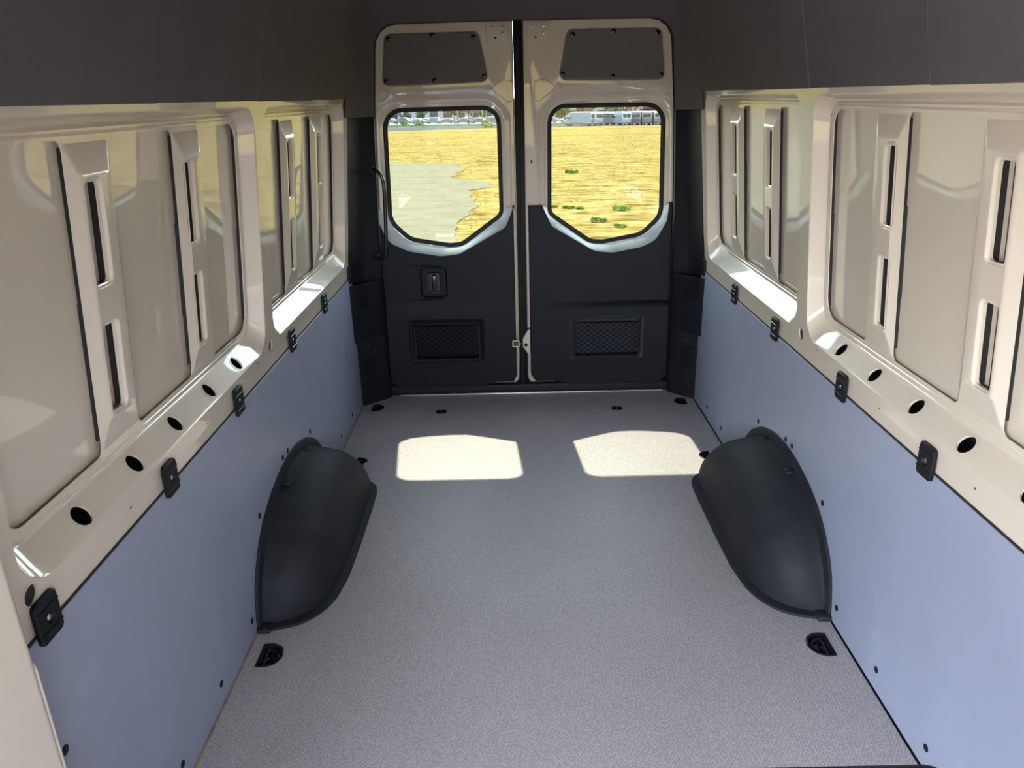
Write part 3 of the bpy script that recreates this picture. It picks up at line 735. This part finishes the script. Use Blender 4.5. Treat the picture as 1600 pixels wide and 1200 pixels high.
    if s < 0:  # scooped recess running left of the handle
        loft(mb, [[TM(u, v, 0) for u, v in hd], [TM(u, v, .014) for u, v in grow(hd, -.008)]])
        plate(mb, grow(hd, -.008), [], TM, .014)
    tp = mb.build('trim_panel', TRIM, root, smooth=40, label='dark lower trim panel')
    # pocket
    mb = MB(); pass
    loft(mb, [[TM(u, v, 0) for u, v in pk], [TM(u, v, -.003) for u, v in PK(.004)], [TM(u, v, .004) for u, v in PK(.02)]])
    loft(mb, [[TM(u, v, .004) for u, v in PK(.02)], [(u, 3.980, v) for u, v in PK(.024)]])
    plate(mb, PK(.024), [], DM, 3.980)
    mb.build('pocket_bin', BLACK if s < 0 else BINM, tp, smooth=40)
    mb = MB(); xa, xb = sorted((s*.226, s*.628)); xa += .022; xb -= .022
    mb.rbox((xa, yp(.2)-.004, .186), (xb, yp(.2)+.006, .204), .003)
    for x in (xa, xb-.014): mb.rbox((x, yp(.2)-.004, .2), (x+.014, yp(.2)+.006, .39), .003)
    mb.build('pocket_rim', TRIM, tp)
    mb = MB(); a0, a1, b0, b1 = xa+.012, xb-.012, .204, .385; st = .034
    import itertools
    for sgn in (1, -1):
        k = -12
        while k < 30:
            x0_ = a0+k*st; pts_ = []
            for j in range(21):
                zz = b0+(b1-b0)*j/20; xx = x0_+sgn*(zz-b0)*1.25
                if a0 <= xx <= a1: pts_.append((xx, yp(.3)+.010, zz))
            if len(pts_) > 1: mb.tube([pts_[0], pts_[-1]], .0017, 4, cap=False)
            k += 1
    mb.tube([(a0, yp(.3)+.010, b1), (a1, yp(.3)+.010, b1)], .003, 6)
    mb.build('pocket_net', NETM, tp, kind='stuff')
    # ledge between trim panel and glass
    nl = resample(nf, 70)
    lower = []
    for (u, v) in nl:
        best = min(win_f, key=lambda q: (q[0]-u)**2+(q[1]-v)**2) if False else None
    wl = [p for p in WIN(s, .014)]
    # ordered part of the window outline below zt, from inner side to outer side
    dense = []
    for a, b in zip(wl, wl[1:]+wl[:1]):
        for j in range(6): dense.append((a[0]+(b[0]-a[0])*j/6, a[1]+(b[1]-a[1])*j/6))
    idx = [i for i, p in enumerate(dense) if p[1] < zt-.002]
    st_ = [i for i in idx if (i-1) % len(dense) not in set(idx)][0]
    run = []; i = st_
    while dense[i % len(dense)][1] < zt-.002 and len(run) < len(dense): run.append(dense[i % len(dense)]); i += 1
    if abs(run[0][0]-nl[0][0]) > abs(run[-1][0]-nl[0][0]): run = run[::-1]
    rl = resample(run, 70)
    mb = MB(); loft(mb, [[(u, yp(.9)+.002, v) for u, v in nl], [(u*.8+a*.2, yp(.9)+.006, v*.8+b*.2) for (u, v), (a, b) in zip(nl, rl)], [(u, 4.010, v) for u, v in rl]], closed=False)
    mb.build('window_ledge', LEDGE, root, smooth=50, label='pale grey sloping ledge under the window')
    # bolts on exposed beige corner
    for x, z in (((-.14, .048), (-.12, .036), (-.16, .036)) if s < 0 else ((.085, .046), (.085, .062), (.125, .046))):
        mb = MB(); mb.disc((x, 3.985, z), (0, -1, 0), .006, .004, 8, .004); mb.build('hinge_bolt', ALU, root)
    mb = MB()
    lp = fillet([(xin-s*.004, .02), (xin-s*.004, .12), (xin+s*.03, .02)], 0, 1)
    if s < 0:
        mb = MB(); hl = rr(-.520, -.448, .560, .672, .012, 4)
        loft(mb, [[TM(u, v, .013) for u, v in hl], [TM(u, v, .004) for u, v in grow(hl, -.003)], [TM(u, v, .004) for u, v in grow(hl, -.010)], [TM(u, v, .013) for u, v in grow(hl, -.012)]])
        plate(mb, grow(hl, -.012), [], TM, .0135); h1 = mb.build('handle_bezel', BLACKG, tp)
        mb = MB(); mb.rbox((-.492, yp(.6)-.006, .572), (-.470, yp(.6)+.012, .660), .005); mb.build('pull_lever', BLACKG, tp)
        mb = MB()
        mb.tube([TM(-.64, .712, -.001), TM(-.52, .708, -.002), TM(-.44, .702, -.001)], [.001, .005, .005], 6); mb.tube([TM(-.63, .528, -.001), TM(-.52, .528, -.002), TM(-.44, .534, -.001)], [.001, .005, .005], 6)
        mb.build('scoop_edge', BLACK, tp)
        mb = MB(); q = rr(-.078, -.040, .262, .300, .005, 3); loft(mb, [L(q, 3.935), L(q, 3.932), L(grow(q, -.006), 3.932), L(grow(q, -.006), 3.945)]); mb.build('striker_frame', BEIGE, root)
        mb = MB(); mb.box((-.072, 3.936, .268), (-.045, 3.96, .294)); mb.build('striker_recess', RUBBER, root)
        mb = MB(); mb.tube([(-.062, 3.933, .281), (-.03, 3.933, .281)], .0035, 6); mb.build('striker_pin', ALU, root)
    else:
        mb = MB(); q = fillet([(.018, .375), (-.006, .335), (-.022, .305), (-.022, .262), (-.004, .235), (.018, .20)], .008, 3); q = ccw(q)
        loft(mb, [L(q, 3.985), L(q, 3.937), L(grow(q, -.003), 3.934)]); plate(mb, grow(q, -.003), [], DM, 3.934); mb.build('catch_bracket', BEIGE, root)
        mb = MB(); mb.disc((-.006, 3.9345, .273), (0, -1, 0), .010, .001, 12); mb.build('catch_hole', RUBBER, root)
        mb = MB(); mb.box((.034, 3.984, 1.208), (.042, 3.9855, 1.224)); mb.build('lock_slot', RUBBER, root)
    return root
D1 = make_door(-1); D2 = make_door(1)
mb = MB(); mb.rbox((-.0425, 3.962, .0), (.0025, 4.03, 1.87), .004)
MB().rbox((-.76, 3.94, .0), (.775, 3.983, .046), .006).build('door_bottom_seal', RUBBER, wr)
mb.build('door_gap_seal', BLACK, wr, label='black rubber seal between the doors')
mb = MB(); mb.tube([(-.024, 3.962, .05), (-.024, 3.962, 1.84)], .007, 8); mb.build('seal_lip', RUBBER, wr)

# grab handle
gh = empty('grab_handle', (-.735, 3.88, .78), 'tall black tubular grab handle at the left rear pillar', 'handle')
pts = [(-.746, 3.905, 1.203), (-.735, 3.87, 1.206), (-.715, 3.86, 1.200), (-.698, 3.86, 1.18), (-.690, 3.86, 1.15), (-.688, 3.86, 1.10), (-.694, 3.86, .95), (-.700, 3.86, .83), (-.706, 3.86, .79), (-.722, 3.865, .772), (-.745, 3.875, .77), (-.757, 3.905, .77)]
MB().tube(pts, .0095, 10).build('grip_bar', BLACKG, gh, smooth=60)
for z in (1.203, .77): MB().rbox((-.765, 3.885, z-.02), (-.738, 3.912, z+.02), .005).build('mount', BLACK, gh)

# near seat back (dark blurred edge bottom right)
st = empty('folding_seat', (.22, .45, 0), 'black padded seat back edge at the bottom right of the picture', 'seat')
MB().rbox((.06, .43, .42), (.342, .580, .906), .022, 4).build('backrest', TRIM, st, smooth=60)
MB().rbox((.09, .12, .36), (.335, .50, .47), .03, 4).build('cushion', TRIM, st, smooth=60)
MB().rbox((.12, .18, 0.0), (.30, .46, .37), .01, 2).build('pedestal', BLACK, st)

# ================================================================== OUTSIDE
def GZ(x, y): return -.68-.0215*y-.010*x
def ragged(pts, step, amp):
    o_ = []
    for a, b in zip(pts, pts[1:]+pts[:1]):
        n_ = max(1, int(math.hypot(b[0]-a[0], b[1]-a[1])/step))
        for k in range(n_):
            t = k/n_; f = 0 if k == 0 else 1
            o_.append((a[0]+(b[0]-a[0])*t+f*random.uniform(-amp, amp), a[1]+(b[1]-a[1])*t+f*random.uniform(-amp, amp)))
    return o_
def ground_patch(name, pts, m_, dz, label, cat=None, kind='structure'):
    mb = MB(); V, F = cdt(ccw(pts)); mb.add(([(x, y, GZ(x, y)+dz) for x, y in V], F)); o = mb.build(name, m_, smooth=0); tag(o, label, cat, None, kind); return o
ground_patch('ground', [(-500, -300), (500, -300), (500, 700), (-500, 700)], FIELD, 0, 'dry yellow grass field')
ground_patch('asphalt_pad', ragged([(-9, -8), (-.9, -8), (-1.0, 6), (-.95, 13.7), (-1.15, 15.3), (-1.1, 17.8), (-.9, 20.5), (-1.35, 24.5), (-.6, 25.6), (-.9, 27.6), (-2.3, 30.0), (-2.0, 34.5), (-2.7, 38.8), (-6.5, 40.8), (-14, 42)], .5, .12), CONC, .015, 'pale worn asphalt pad in the field')
ground_patch('bounce_patch', [(-14, -10), (-.95, -10), (-1.0, 5.5), (-14, 5.5)], BOUNCE, .03, 'unseen pale ground patch added to bounce daylight into the van')  # unseen reflector, added to brighten the right wall and ceiling
ground_patch('road', [(-90, 131), (-16.5, 136), (-10.7, 143.5), (-3, 151), (3, 155), (9, 157), (60, 160), (60, 188), (-4, 190), (-14, 190), (-29, 192), (-90, 196)], ROADM, .02, 'pale road beyond the field')
ground_patch('verge', [(-90, 196), (-29, 192), (-4, 190), (60, 188), (60, 216), (-90, 228)], GRASS, .03, 'green grass verge before the car park')
ground_patch('car_park', [(-200, 228), (-90, 228), (60, 216), (200, 210), (200, 420), (-200, 420)], LOT, .02, 'asphalt car park')
# dry tufts
mb = MB(); random.seed(3)
PADP = [(-9, -8), (-.9, -8), (-1.0, 6), (-.95, 13.7), (-1.15, 15.3), (-1.1, 17.8), (-.9, 20.5), (-1.35, 24.5), (-.6, 25.6), (-.9, 27.6), (-2.3, 30.0), (-2.0, 34.5), (-2.7, 38.8), (-6.5, 40.8), (-14, 42)]
cnt = 0
while cnt < 5000:
    y = 10+ (random.random()**1.6)*85; x = (random.random()*2-1)*(.22*y+.8)
    if inside((x, y), PADP) or any((x-a)**2+(y-b)**2 < 1.2 for a, b in ((2.39, 31.4), (1.02, 19.6), (1.6, 19.3), (2.6, 18.8), (1.84, 16.8), (2.2, 15.9))): continue
    cnt += 1; g = GZ(x, y); h = random.uniform(.006, .02)*(1+y/40)
    for k in range(3):
        a = random.random()*2*PI; dx, dy = math.cos(a), math.sin(a); w_ = .008*(1+y/30); l_ = random.uniform(2.0, 4.5)*h
        k0 = len(mb.v)
        mb.v += [(x-dy*w_, y+dx*w_, g), (x+dy*w_, y-dx*w_, g), (x+dx*l_, y+dy*l_, g+h)]; mb.f.append((k0, k0+1, k0+2))
og = mb.build('dry_grass', DRY, smooth=0); tag(og, 'dry straw-coloured grass stubble across the field', 'grass', None, 'stuff')
# weeds
wl_ = ['small green weed clump alone farther out in the right window', 'green weed clump at the left edge of the right window', 'green weed clump second from the left in the right window',
       'darker green weed clump touching its left neighbour', 'wide green weed clump at the right of the right window', 'bright green weed clump low in the middle of the right window', 'bright green weed clump lowest in the right window']
for (x, y, r_), l in zip([(2.39, 31.4, .30), (1.02, 19.6, .13), (1.36, 19.35, .16), (1.64, 19.2, .12), (2.6, 18.8, .24), (1.84, 16.8, .20), (2.20, 15.9, .14)], wl_):
    root = empty('weed', (x, y, GZ(x, y)), l, 'weed', 'green weeds in the dry field'); mb = MB()
    for i in range(70):
        a = random.random()*2*PI; r1 = r_*math.sqrt(random.random())*.9; px, py = x+r1*math.cos(a), y+r1*math.sin(a)
        h = random.uniform(.06, .16)*r_/.3; b = random.random()*2*PI; g = GZ(px, py); wd = .02+.03*random.random()
        tx, ty = px+math.cos(b)*h*.7, py+math.sin(b)*h*.7
        k0 = len(mb.v); mb.v += [(px, py, g), (px+(tx-px)*.5-math.sin(b)*wd, py+(ty-py)*.5+math.cos(b)*wd, g+h*.7), (tx, ty, g+h), (px+(tx-px)*.5+math.sin(b)*wd, py+(ty-py)*.5-math.cos(b)*wd, g+h*.7)]
        mb.f.append((k0, k0+1, k0+2, k0+3))
    mb.build('leaf_tuft', WEED, root, smooth=0)
# ---- vehicles
CARW = mat('white_car_paint', (.08, .08, .08), .3, coat=.6); CARD = mat('dark_car_paint', (.03, .035, .05), .3, coat=.6)
CARS = mat('silver_car_paint', (.13, .14, .15), .3, coat=.6); VANB = mat('blue_grey_van_paint', (.075, .105, .13), .3, coat=.6)
VANL = mat('pale_blue_van_paint', (.15, .18, .20), .3, coat=.6)
CGL = mat('vehicle_glass', (.02, .025, .03), .1); TYRE = mat('tyre', (.012, .012, .012), .8); RED = mat('tail_light', (.25, .02, .02), .3); DKT = mat('dark_bumper', (.03, .03, .032), .6)
def prof_body(mb, prof, hw_, inset=.06):
    """prof (y,z) side outline; vehicle along +y (front at +y)"""
    p = ccw(prof); V, F = cdt(grow(p, -inset*.5)); n_ = len(p)
    for sx in (-1, 1): mb.add(([(sx*hw_, a, b) for a, b in V], F))
    g_ = grow(p, -inset*.5)
    loft(mb, [[(-hw_, a, b) for a, b in g_], [(-hw_+inset, a, b) for a, b in p], [(hw_-inset, a, b) for a, b in p], [(hw_, a, b) for a, b in g_]])
def wheels(root, ys, hw_, r=.36):
    for y in ys:
        for sx in (-1, 1):
            mb = MB(); mb.tube([(sx*(hw_-.2), y, r), (sx*(hw_+.01), y, r)], r, 14)
            wh = mb.build('wheel', TYRE, root); MB().disc((sx*(hw_+.01), y, r), (sx, 0, 0), r*.55, .01, 10).build('hub', CARS, wh)
def make_van(paint, low=False):
    root = empty('van', (0, 0, 0))
    H = 2.65 if not low else 2.1
    mb = MB(); prof_body(mb, fillet([(-2.9, .45), (2.85, .45), (2.95, .75), (2.9, 1.05), (2.15, 1.35), (1.45, H-.12), (1.2, H), (-2.75, H), (-2.95, 1.4)], [.08, .1, .1, .1, .15, .3, .3, .15, .1], 3), .99, .1)
    mb.build('body', paint, root)
    mb = MB(); mb.box((-.97, -2.98, .35), (.97, -2.86, .62)); mb.box((-1.0, -2.8, .36), (1.0, 2.7, .52)); mb.build('lower_cladding', DKT, root)
    for sx in (-1, 1):
        mb = MB(); mb.box((sx*.08, -2.985, 1.55), (sx*.80, -2.93, H-.38)); mb.build('rear_window', CGL, root)
        mb = MB(); mb.box((sx*.86, -2.99, .95), (sx*.97, -2.9, 1.35)); mb.build('tail_lamp', RED, root)
        mb = MB(); mb.add(([(sx*.995, 1.0, 1.45), (sx*.995, 1.95, 1.45), (sx*.98, 1.5, H-.38), (sx*.98, 1.0, H-.38)], [(0, 1, 2, 3)])); mb.build('door_window', CGL, root, smooth=0)
        mb = MB(); mb.rbox((sx*1.0, 1.85, 1.35), (sx*1.2, 2.0, 1.75), .03); mb.build('mirror', DKT, root)
    mb = MB(); mb.add(([(-.85, 2.165, 1.37), (.85, 2.165, 1.37), (.75, 1.53, H-.2), (-.75, 1.53, H-.2)], [(0, 1, 2, 3)])); mb.build('windscreen', CGL, root, smooth=0)
    mb = MB(); mb.box((-.28, -2.995, .72), (.28, -2.97, .85)); mb.build('number_plate', CARW, root)
    mb = MB(); mb.box((-.006, -2.965, .65), (.006, -2.955, H-.2)); mb.build('door_seam', TYRE, root)
    wheels(root, (-1.9, 1.95), .93); return root
def make_car(paint, suv=False):
    root = empty('car', (0, 0, 0)); H = 1.65 if suv else 1.45
    mb = MB(); prof_body(mb, fillet([(-2.2, .3), (2.2, .3), (2.28, .6), (2.1, .82), (1.15, .95), (.35, H), (-1.1 if not suv else -1.7, H), (-1.75 if not suv else -2.15, 1.0), (-2.25, .9), (-2.3, .6)], [.08, .08, .1, .15, .15, .25, .3, .15, .1, .1], 3), .9, .12)
    mb.build('body', paint, root)
    for sx in (-1, 1):
        mb = MB(); mb.add(([(sx*.905, -1.5, .98), (sx*.905, 1.0, .98), (sx*.89, .33, H-.1), (sx*.89, -1.05, H-.1)], [(0, 1, 2, 3)])); mb.build('side_window', CGL, root, smooth=0)
    mb = MB(); mb.add(([(-.75, 1.14, .99), (.75, 1.14, .99), (.65, .43, H-.05), (-.65, .43, H-.05)], [(0, 1, 2, 3)])); mb.build('windscreen', CGL, root, smooth=0)
    wheels(root, (-1.4, 1.4), .84, .32); return root
van_b = make_van(VANB); van_b2 = make_van(VANL); van_w = make_van(CARW); van_d = make_van(CARD)
VL = [(van_b, 13.9, 160.0, 65, 'blue-grey van seen side-on at the left end of the parked row'),
      (van_b2, 16.9, 165.5, 30, 'pale van next to the side-on van, its rear doors showing'),
      (van_b, 18.5, 167.9, 30, 'blue-grey van third from the left of the parked row'),
      (van_b2, 20.1, 170.3, 30, 'pale van fourth from the left of the parked row'),
      (van_b, 21.7, 172.7, 30, 'blue-grey van fifth from the left, mostly hidden by its neighbour'),
      (van_b2, 22.9, 164.6, 14, 'pale blue van directly left of the dark van'),
      (van_d, 25.3, 166.5, 8, 'dark van in the middle of the parked row'),
      (van_w, 27.8, 167.6, 6, 'white van right of the dark van'),
      (van_w, 30.3, 167.8, 6, 'white van second right of the dark van'),
      (van_w, 32.8, 168.0, 6, 'white van at the right end of the parked row')]
used = set()
for src, x, y, rz, l in VL:
    c = src if src not in used else copy_tree(src); used.add(src)
    c.location = (x, y, GZ(x, y)); c.rotation_euler = (0, 0, math.radians(rz)); tag(c, l, 'van', 'parked vans beyond the field')
car_w = make_car(CARW); car_ws = make_car(CARW, True); car_d = make_car(CARD, True); car_s = make_car(CARS)
CLs = [(car_d, -35.5, 268, 85, 'dark large car at the far left of the left window'), (car_s, -29.5, 262, 70, 'silver car right of the dark large car in the left window'), (car_ws, -24, 258, 75, 'white tall car behind the yellow-green tree'),
       (car_w, -19.5, 252, 95, 'white car left of the thin dark lamp post'), (car_w, -14.0, 250, 88, 'white car just right of the thin dark lamp post'), (car_w, -9.2, 246, 80, 'white car in the right half of the left window'),
       (car_ws, -5.2, 240, 60, 'white tall car at the right edge of the left window'), (car_w, 11.6, 232, 85, 'white car at the left edge of the right window'), (car_ws, 17.0, 231, 85, 'white tall car behind the nose of the side-on van')]
used = set()
for src, x, y, rz, l in CLs:
    c = src if src not in used else copy_tree(src); used.add(src)
    c.location = (x, y, GZ(x, y)); c.rotation_euler = (0, 0, math.radians(rz)); tag(c, l, 'car', 'cars in the distant car park')
    c.scale = (1.15, 1.15, 1.15)
# second row of cars further back
for i, (x, src, pl_) in enumerate([(-42, car_w, 'white car at the left end of'), (-36, car_s, 'silver car near the left end of'), (-30, car_w, 'white car third from the left in'), (-22, car_w, 'white car fourth from the left in'), (-15, car_d, 'dark car in the middle of'), (-8, car_w, 'white car right of the dark car in'), (14, car_w, 'white car above the side-on van in'), (22, car_s, 'silver car at the right end of')]):
    c = copy_tree(src); c.location = (x, 290, GZ(x, 290)); c.rotation_euler = (0, 0, 1.5); c.scale = (1.1, 1.1, 1.1)
    tag(c, pl_+' the back row of the car park', 'car', 'back row of cars in the car park')
# ---- trees
def tree(x, y, h, r, col_, label, stem=.38):
    root = empty('tree', (x, y, GZ(x, y)), label, 'tree', 'trees beyond the field')
    g = GZ(x, y); mb = MB(); mb.tube([(x, y, g), (x+.1, y, g+h*stem*.6), (x, y, g+h*.75)], [.22, .16, .07], 7)
    for k in range(4):
        a = k*1.6; mb.tube([(x, y, g+h*stem*.9), (x+math.cos(a)*r*.6, y+math.sin(a)*r*.6, g+h*.75)], [.09, .03], 5)
    mb.build('trunk', BARK, root)
    mb = MB()
    for i in range(420):
        a = random.random()*2*PI; b = math.acos(2*random.random()-1); rr_ = r*(random.random()**.4)
        cx_, cy_, cz_ = x+rr_*math.sin(b)*math.cos(a), y+rr_*math.sin(b)*math.sin(a), g+h*(stem+1)/2+rr_*math.cos(b)*(h*(1-stem)/2)/r
        q = random.uniform(.12, .30)*r/1.6
        k0 = len(mb.v)
        d1 = Vector((random.gauss(0, 1), random.gauss(0, 1), random.gauss(0, 1))).normalized()*q; d2 = d1.orthogonal().normalized()*q*.8
        c = Vector((cx_, cy_, cz_)); mb.v += [tuple(c-d1), tuple(c+d2), tuple(c+d1), tuple(c-d2)]; mb.f.append((k0, k0+1, k0+2, k0+3))
    mb.build('crown', col_, root, smooth=0)
BARK = mat('bark', (.05, .04, .03), .9)
T1 = ramp_mat('yellow_green_leaves', [(.4, (.07, .085, .02)), (.6, (.13, .14, .04))], .5); T2 = ramp_mat('green_leaves', [(.4, (.03, .05, .02)), (.6, (.07, .10, .03))], .5)
T3 = ramp_mat('rusty_leaves', [(.4, (.08, .045, .025)), (.6, (.14, .08, .05))], .5)
tree(-22.5, 212, 6.2, 2.4, T1, 'yellow-green tree in the left window')
tree(-27.5, 211, 5.0, 1.2, T2, 'small slim tree left of the yellow-green tree'); tree(-15.6, 235, 6.5, 3.0, T3, 'rusty-leaved tree in the middle of the left window')
tree(-11.0, 225, 6.8, 2.0, T3, 'slim reddish tree by the lamp post'); tree(14.6, 211.5, 6.0, 1.8, T2, 'green tree left of the side-on van')
for i, (x, y, h, r, t_, l) in enumerate([(-58, 330, 11, 7, T2, 'dark green tree at the far left behind the cars'), (-9.5, 306, 9.5, 3.8, T2, 'dark tree behind the right end of the car row'), (-1, 306, 9, 3.8, T3, 'reddish tree behind the right end of the car row'),
        (20, 304, 9.5, 3.6, T1, 'yellowish tree above the side-on van'), (28.5, 300, 9.5, 4, T3, 'rusty tree above the parked van row, left'), (36.5, 285, 9, 3.6, T2, 'green tree above the middle of the van row'), (44.5, 303, 10, 4.2, T3, 'rusty tree above the dark van'),
        (53.5, 297, 9, 4.4, T3, 'rusty tree above the white vans'), (63, 303, 9, 4.6, T2, 'green tree above the right end of the van row')]):
    tree(x, y, h, r, t_, l, .15)
for (x, y, h, l) in ((-13.2, 213, 7, 'thin dark lamp post in the left window'), (-10.5, 240, 9, 'white pole in the right half of the left window'), (-7.4, 236, 9, 'left one of the white pole pair in the left window'), (-6.3, 236, 9, 'right one of the white pole pair in the left window'),
                     (-20.2, 240, 9, 'white pole above the white tall car in the left window'), (33.5, 240, 9, 'white pole above the pale blue van'), (45.5, 240, 9, 'left one of the white pole pair above the white vans'), (47.6, 240, 9, 'right one of the white pole pair above the white vans')):
    root = empty('lamp_post', (x, y, GZ(x, y)), l, 'lamp post', 'posts in the car park'); g = GZ(x, y); dk = 'dark' in l
    MB().tube([(x, y, g), (x, y, g+h)], [.16, .11], 8).build('post', CARD if dk else CARW, root)
    MB().rbox((x-.5, y-.15, g+h-.1), (x+.5, y+.15, g+h+.1), .04).build('lamp_head', CARD if dk else CARW, root)
# low building behind
bd = empty('building', (-30, 345, GZ(-30, 345)), 'long pale low building behind the car park on the left', 'building')
g = GZ(-30, 345)-1; MB().box((-75, 345, g), (8, 365, g+9)).build('wall', mat('pale_wall', (.17, .17, .19), .8), bd)
for i in range(14): MB().box((-73+i*5.7, 344.8, g+2.5), (-69.6+i*5.7, 345, g+5.5)).build('window', CGL, bd)
MB().box((-76, 344, g+9), (9, 366, g+9.7)).build('roof_edge', mat('roof_white', (.2, .2, .2), .7), bd)
bd = empty('building', (55, 345, GZ(55, 345)), 'long tan low building behind the parked van row', 'building')
g = GZ(55, 345)-1; MB().box((12, 345, g), (115, 365, g+8)).build('wall', mat('tan_wall', (.17, .14, .10), .8), bd)
for i in range(16): MB().box((14+i*6, 344.8, g+2.5), (18+i*6, 345, g+5)).build('window', CGL, bd)
MB().box((11, 344, g+8), (116, 366, g+8.7)).build('roof_edge', mat('roof_tan', (.2, .17, .13), .7), bd)
# small shrub at field edge
for x, y, l in ((-3.9, 150.5, 'low green shrub at the field edge in the left window'), (-30.2, 199, 'small yellow shrub on the verge at the far left'), (-25.2, 198, 'orange shrub on the verge, left window'), (-22.0, 198, 'yellow-green shrub under the yellow-green tree')):
    root = empty('shrub', (x, y, GZ(x, y)), l, 'shrub', 'shrubs by the road'); mb = MB(); g = GZ(x, y)
    for i in range(120):
        c = Vector((x+random.gauss(0, .6), y+random.gauss(0, .5), g+.15+abs(random.gauss(0, .55)))); d1 = Vector((random.gauss(0, 1), random.gauss(0, 1), random.gauss(0, 1))).normalized()*.2; d2 = d1.orthogonal().normalized()*.16
        k0 = len(mb.v); mb.v += [tuple(c-d1), tuple(c+d2), tuple(c+d1), tuple(c-d2)]; mb.f.append((k0, k0+1, k0+2, k0+3))
    mb.build('foliage', T1, root, smooth=0)
